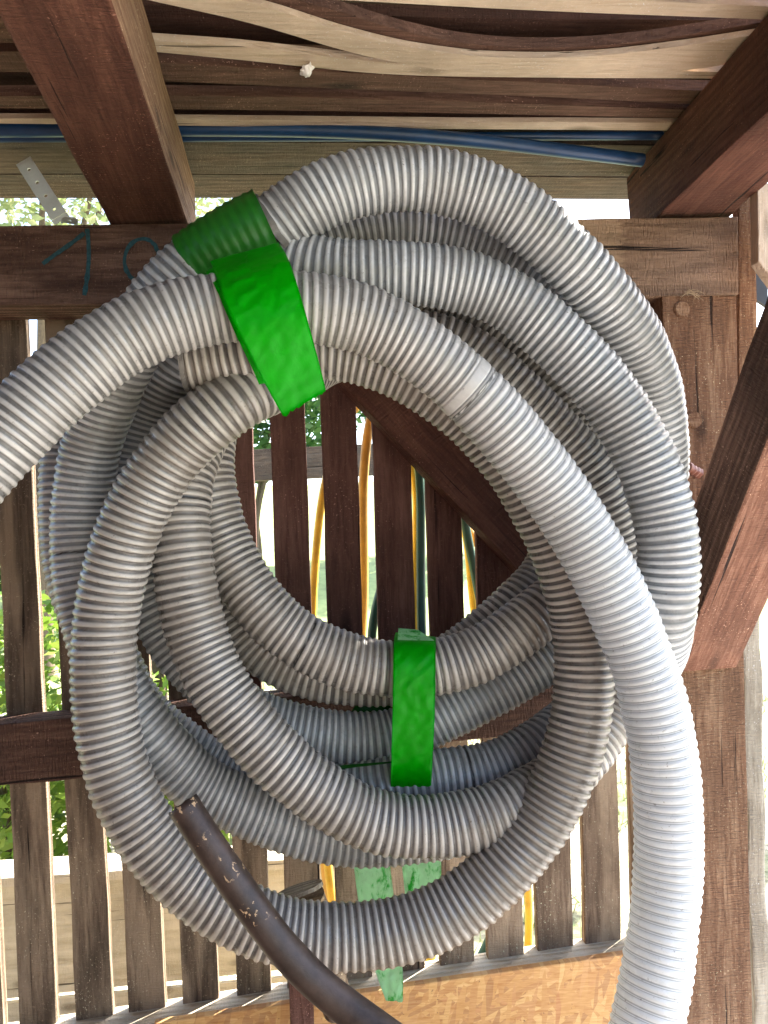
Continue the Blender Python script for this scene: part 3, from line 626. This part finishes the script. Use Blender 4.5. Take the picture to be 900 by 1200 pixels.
def collar(name,q,fr,i,R,ln,mat,parent,ro=0.0012):
    """open hose mouth: a ring wall with thickness and a dark bore"""
    t,a,b=fr[i]; p=q[i]; n=40; prof=[(0,R-0.006),(-0.001,R+ro),(ln,R+ro),(ln,R-0.004),(0.004,R-0.008),(0.05,R-0.012)]
    vs=[];fs=[]
    for (x,r) in prof:
        for j in range(n):
            th=2*math.pi*j/n; wv=0.0009*math.sin(5*th)+0.0006*math.sin(11*th); vs.append(p+t*(x+wv)+(a*math.cos(th)+b*math.sin(th))*r)
    for k in range(len(prof)-1):
        for j in range(n): fs.append((k*n+j,k*n+(j+1)%n,(k+1)*n+(j+1)%n,(k+1)*n+j))
    me=bpy.data.meshes.new(name); me.from_pydata([tuple(v) for v in vs],[],fs); return link(name,me,mat,parent)
PA,PB2,PC=0.0134,0.0144,0.0138
qa=spline([at(*p) for p in H1],PA/KR)
i0=idx(qa,543,449)+KR
ta=thing('corrugated_hose','pale corrugated hose lying in front, running out at left and down at bottom right','hose','corrugated hoses')
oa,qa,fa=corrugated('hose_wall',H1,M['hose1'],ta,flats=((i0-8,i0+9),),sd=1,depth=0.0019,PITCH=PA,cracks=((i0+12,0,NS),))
tb=thing('corrugated_hose','dusty corrugated hose forming the large front ring, its cut end under the front hose','hose','corrugated hoses')
cr=[]
qb=spline([at(*p) for p in Bh],PB2/KR)
for (x,y) in ((195,590),(355,752)): cr.append((idx(qb,x,y)//KR*KR+KR+0,0,NS))
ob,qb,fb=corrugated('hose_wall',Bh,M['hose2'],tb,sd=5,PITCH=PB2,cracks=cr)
tc=thing('corrugated_hose','cool grey corrugated hose of the rear loops, its open end beside the upper green tape','hose','corrugated hoses')
qc=spline([at(*p) for p in Ch],PC/KR)
cr=[(idx(qc,x,y)//KR*KR+KR,0,NS) for x,y in ((96,648),(548,905))]
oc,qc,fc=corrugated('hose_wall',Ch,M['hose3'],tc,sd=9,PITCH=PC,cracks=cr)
collar('cut_end',qb,fb,1,0.0525,0.006,M['hose1'],tb)
collar('cut_end',qc,fc,1,0.0525,0.010,M['hose1'],tc,ro=0.003)
# ------------------------------------------------------------ green tape
t1=thing('green_tape','bright green tape tying the hoses at the top left, long loose end hanging','tape')
strip('tape_strip',[((246,306),(326,284),1.105),((250,314),(332,292),1.065),((254,326),(340,306),1.022),((258,340),(345,322),1.006),((266,366),(353,348),1.002),((284,398),(362,380),1.004),((302,432),(370,410),1.025),((316,462),(377,436),1.055),((332,488),(383,462),1.06)],M['tape'],t1,nc=22,wr=0.0010,ragged=0.012,sd=2.2,folds=0.0045)
strip('tape_strip',[((240,318),(290,296),1.10),((243,324),(290,306),1.045),((252,328),(290,318),1.02),((262,362),(300,352),1.012),((278,398),(310,392),1.018),((296,430),(320,424),1.07),((304,452),(318,448),1.10)],M['tape'],t1,nc=12,wr=0.004,sd=5.1)
tube('tape_wrap',[(229,314,1.226),(258,293,1.213),(288,276,1.204),(319,262,1.20)],lambda u:0.0588+0.0011*math.sin(u*58),M['tape_d'],t1,n=40,step=0.004,wob=0.012,cap=False)['label']='darker wrap round the rear hose'
t2=thing('green_tape','bright green tape wrapped down over the lower strands in the middle','tape')
strip('tape_strip',[((464,741),(510,746),1.40),((461,749),(511,748),1.325),((461,765),(511,763),1.30),((461,790),(510,790),1.298),((460,830),(510,830),1.303),((459,870),(508,872),1.318),((458,905),(506,908),1.330),((458,930),(505,935),1.36),((458,938),(505,940),1.43)],M['tape'],t2,nc=16,wr=0.0020,sd=3.3)
s=strip('tape_strip',[((467,736),(490,738),1.345),((466,743),(500,746),1.318),((466,752),(512,752),1.305)],M['tape_p'],t2,nc=8,wr=0.003,sd=4.3); s['label']='pale turned-over end at the top of the wrap'
s=strip('tape_tail',[((410,960),(452,960),1.50),((414,1010),(456,1008),1.52),((421,1065),(463,1060),1.53),((430,1110),(468,1105),1.52),((440,1140),(473,1132),1.50),((452,1172),(472,1177),1.50)],M['tape_p'],t2,nc=12,wr=0.003,sd=6.3,ragged=0.004); s['label']='pale green loose tail, left of the two'
s=strip('tape_tail',[((468,960),(514,955),1.50),((470,1005),(517,1000),1.52),((475,1052),(517,1040),1.52)],M['tape_p'],t2,nc=12,wr=0.003,sd=9.3,ragged=0.006); s['label']='pale green loose tail, right of the two'
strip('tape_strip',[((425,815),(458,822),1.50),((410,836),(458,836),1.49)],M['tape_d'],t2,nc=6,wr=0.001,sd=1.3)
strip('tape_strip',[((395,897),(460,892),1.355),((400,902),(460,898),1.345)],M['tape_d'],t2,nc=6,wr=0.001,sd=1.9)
# ------------------------------------------------------------ brown pipe
bp=thing('brown_pipe','dark brown smooth pipe with scraped end, crossing the lower loops at bottom left','pipe')
PB=[(214,942,1.13),(238,980,1.12),(274,1033,1.11),(310,1084,1.10),(352,1135,1.09),(400,1176,1.08),(450,1212,1.06),(520,1262,1.03)]
qp=spline([at(*p) for p in PB],0.01); fp=frames(qp); n=28; vs=[];fs=[]
r=0.0235
for i,(p,(t,a,b)) in enumerate(zip(qp,fp)):
    for j in range(n):
        th=2*math.pi*j/n; rr=r*(1+0.03*noise.noise(p*20+Vector((0,j*.3,0))));off=t*((0.006*noise.noise(Vector((math.cos(th)*2,math.sin(th)*2,4)))) if i==0 else 0)
        vs.append(p+off+(a*math.cos(th)+b*math.sin(th))*rr)
L0=len(qp)
for i in range(L0-1):
    for j in range(n): fs.append((i*n+j,i*n+(j+1)%n,(i+1)*n+(j+1)%n,(i+1)*n+j))
for k,(off,rr) in enumerate(((0.0,r*0.86),(0.05,r*0.84))):
    t,a,b=fp[0]
    for j in range(n):
        th=2*math.pi*j/n; vs.append(qp[0]+t*off+(a*math.cos(th)+b*math.sin(th))*rr)
o1=L0*n
for j in range(n):
    fs.append((j,o1+j,o1+(j+1)%n,(j+1)%n)); fs.append((o1+j,o1+n+j,o1+n+(j+1)%n,o1+(j+1)%n))
fs.append(tuple(range(o1+n,o1+2*n)))
me=bpy.data.meshes.new('pipe_wall'); me.from_pydata([tuple(v) for v in vs],[],fs)
me.polygons.foreach_set('use_smooth',[len(p.vertices)==4 for p in me.polygons]); ca=me.attributes.new('chips','FLOAT','POINT'); ca.data.foreach_set('value',[(1.0 if (0.10<(i//n)/L0<0.42 and noise.noise(vs[i]*22)>0.0) or (i//n)<2 else 0.0) for i in range(len(vs))]); link('pipe_wall',me,M['brown'],bp)
# ------------------------------------------------------------ log and leaning batten inside
lg=thing('round_post','short round wooden post with slanted disc top behind the ring, lower left','post')
Ct=at(351,1043,1.44); Cb=at(398,1190,1.52)
tube('log_body',None,0.030,M['slat_g'],lg,world=[at(362,1050,1.46),at(380,1110,1.49),at(400,1200,1.52)],n=18,step=0.02,wob=0.05)
bm=bmesh.new(); bmesh.ops.create_cone(bm,cap_ends=True,segments=28,radius1=0.046,radius2=0.045,depth=0.007)
for v in bm.verts: v.co.x*=1+0.04*noise.noise(v.co*40)
me=bpy.data.meshes.new('disc_top'); bm.to_mesh(me); bm.free()
link('disc_top',me,M['greypost'],lg,Matrix.Translation(Ct)@Matrix.Rotation(math.radians(-12),4,'Y')@Matrix.Rotation(math.radians(-12),4,'X'))
tag(board('leaning_batten',[(338,1150),(366,1146),(372,1320),(344,1320)],1.50,0.02,M['slat'],None,seg=4,jit=0.002),'dark short batten leaning on the strand board under the brown pipe','batten')
# ------------------------------------------------------------ garden hoses hanging outside behind the slats
dg=DW+0.20
def gh(P,r,mat,label,d=dg):
    r*=1.15
    q=[(x,y,d+0.035*math.sin(i*1.7)) for i,(x,y) in enumerate(P)]
    return tag(tube('garden_hose',q,r,mat,step=0.02,n=12),label,'hose','garden hoses behind the slats')
gh([(440,1160),(424,1050),(440,900),(455,740),(458,600),(452,510),(452,465),(462,480),(486,560),(487,650),(486,740),(494,900),(512,1040),(508,1120),(480,1165),(430,1165),(398,1100),(385,1020),(372,880),(366,740),(371,640),(382,560),(405,495),(440,458),(480,475),(520,540),(545,620),(556,720),(585,880),(614,1000),(620,1080),(616,1140),(600,1185)],0.0085,M['yellow'],'yellow garden hose hanging in loops seen between the slats')
gh([(400,1150),(388,1060),(380,1000),(395,880),(420,780),(426,700),(426,560),(434,490),(450,455),(480,490),(520,570),(570,650),(602,655),(625,760),(640,900),(632,1050),(634,1120),(600,1160)],0.0105,M['ochre'],'thick ochre hose hanging behind the slats',DW+0.26)
gh([(505,1190),(503,1120),(500,980),(494,740),(493,640),(492,560),(480,490),(462,462),(452,500),(456,600),(450,680),(437,725),(440,850),(460,1000),(500,1150),(545,1150),(570,1110),(600,1000),(590,850),(562,700),(548,630),(538,580),(500,500),(460,450)],0.0095,M['green'],'dark green garden hose hanging in loops behind the slats',DW+0.17)
# ------------------------------------------------------------ outdoors
bd=thing('raised_bed','beige timber raised bed outside, seen between the lower left slats','raised bed')
for k,(ya,yb) in enumerate(((1040,1172),(1178,1400))):
    q=[(-150,ya+8-(0 if k==0 else -6)),(400,ya-28 if k==0 else ya-40),(405,yb-44),(-150,yb+16)]
    board('bed_board',q,2.5+0.01*k,0.04,M['bed'],bd,seg=3,jit=0.002)
a=at(-150,1046,2.49); b=at(400,1010,2.49)
hexa('bed_cap',[a+Vector((0,-.03,.03)),b+Vector((0,-.03,.03)),b+Vector((0,-.03,0)),a+Vector((0,-.03,0))],[a+Vector((0,.12,.03)),b+Vector((0,.12,.03)),b+Vector((0,.12,0)),a+Vector((0,.12,0))],M['bed'],bd)
# outside rail fence
of=thing('rail_fence','low weathered rail fence in the garden beyond the slats','fence')
board('fence_rail',[(-400,560),(900,498),(900,532),(-400,600)],4.2,0.06,M['old'],of,seg=8,jit=0.004)
for x in (150,560,1000):
    board('fence_post',[(x,490),(x+34,489),(x+44,860),(x+10,860)],4.27,0.09,M['old'],of)
def leaves(name,c,rad,n,size,mat,parent,flat=1.0):
    vs=[];fs=[]; rnd=random.Random(int(c.x*100)+n)
    for i in range(n):
        while True:
            p=Vector((rnd.uniform(-1,1),rnd.uniform(-1,1),rnd.uniform(-1,1)))
            if 0.25<p.length<1 and noise.noise(p*2.3+c)>-0.18: break
        p=Vector((p.x*rad[0],p.y*rad[1],p.z*rad[2]))+c
        a=Vector((rnd.gauss(0,1),rnd.gauss(0,1),rnd.gauss(0,.6))).normalized(); b=a.cross(Vector((rnd.gauss(0,1),rnd.gauss(0,1),rnd.gauss(0,1)))).normalized()
        s_=size*rnd.uniform(.6,1.3); k=len(vs)
        vs+=[p-a*s_,p+b*s_*.45,p+a*s_,p-b*s_*.45]; fs.append((k,k+1,k+2,k+3))
    me=bpy.data.meshes.new(name); me.from_pydata([tuple(v) for v in vs],[],fs); return link(name,me,mat,parent)
def bush(c,rad,n,size,mat,label,cat,nm,grp):
    t=thing(nm,label,cat,grp)
    leaves('crown',Vector(c),rad,n,size,mat,t)
    for k in range(4):
        a=random.uniform(0,6.28); top=Vector(c)+Vector((math.cos(a)*rad[0]*.5,math.sin(a)*rad[1]*.5,rad[2]*.3))
        tube('stem',None,lambda u: 0.02*(1-u*.75)*max(1,c[2]*.8),M['bark'],t,world=[Vector((c[0],c[1],0)),Vector((c[0],c[1],c[2]*.5))+Vector((math.cos(a)*.05,0,0)),top],n=8,step=0.08)
G='shrubs and trees beyond the shed'
bush((-1.55,2.3,.75),(0.75,0.55,0.75),5200,0.042,M['leaf_y'],'bright yellow-green leafy shrub behind the raised bed at far left','shrub','leafy_shrub',G)
bush((-0.75,2.6,.45),(0.5,0.4,0.48),2600,0.04,M['leaf_y'],'low yellow-green shrub behind the raised bed, right one','shrub','leafy_shrub',G)
bush((-6.2,11.5,3.4),(2.4,1.8,2.4),7000,0.13,M['leaf_d'],'broad dark tree at the far left of the garden','tree','garden_tree',G)
bush((-1.2,14,5.1),(2.6,1.8,2.0),6500,0.13,M['leaf_d'],'rounded dark green tree in the middle of the garden','tree','garden_tree',G)
bush((3.8,15,5.4),(2.8,1.8,2.2),5500,0.15,M['leaf_d'],'tall dark tree at the right of the garden','tree','garden_tree',G)
bush((2.3,5.5,0.5),(0.6,0.5,0.5),1500,0.05,M['leaf_y'],'low green shrub outside to the right of the post','shrub','leafy_shrub',G)
p_=at(40,225,10); bush((p_.x,p_.y,p_.z),(2.2,1.5,1.6),4200,0.075,M['leaf_p'],'tall yellow-green tree seen over the beam at far left','tree','garden_tree',G)
p_=at(256,215,12); bush((p_.x,p_.y,p_.z),(2.3,1.5,1.5),2400,0.075,M['leaf_p'],'tall sparse tree seen over the beam beside the left joist','tree','garden_tree',G)
# grass tufts
vs=[];fs=[]; rnd=random.Random(4)
for i in range(15000):
    x=rnd.uniform(-4,5); y=rnd.uniform(1.2,9)
    if noise.noise(Vector((x*.8,y*.8,0)))<-0.02: continue
    h=rnd.uniform(.04,.13); a=rnd.uniform(0,6.28); dx,dy=math.cos(a)*.006,math.sin(a)*.006; k=len(vs)
    vs+=[(x-dx,y-dy,0),(x+dx,y+dy,0),(x+rnd.gauss(0,.03),y+rnd.gauss(0,.03),h)]; fs.append((k,k+1,k+2))
me=bpy.data.meshes.new('grass'); me.from_pydata(vs,[],fs); tag(link('grass',me,M['grass']),'short sunlit grass behind the shed','grass',None,'stuff')
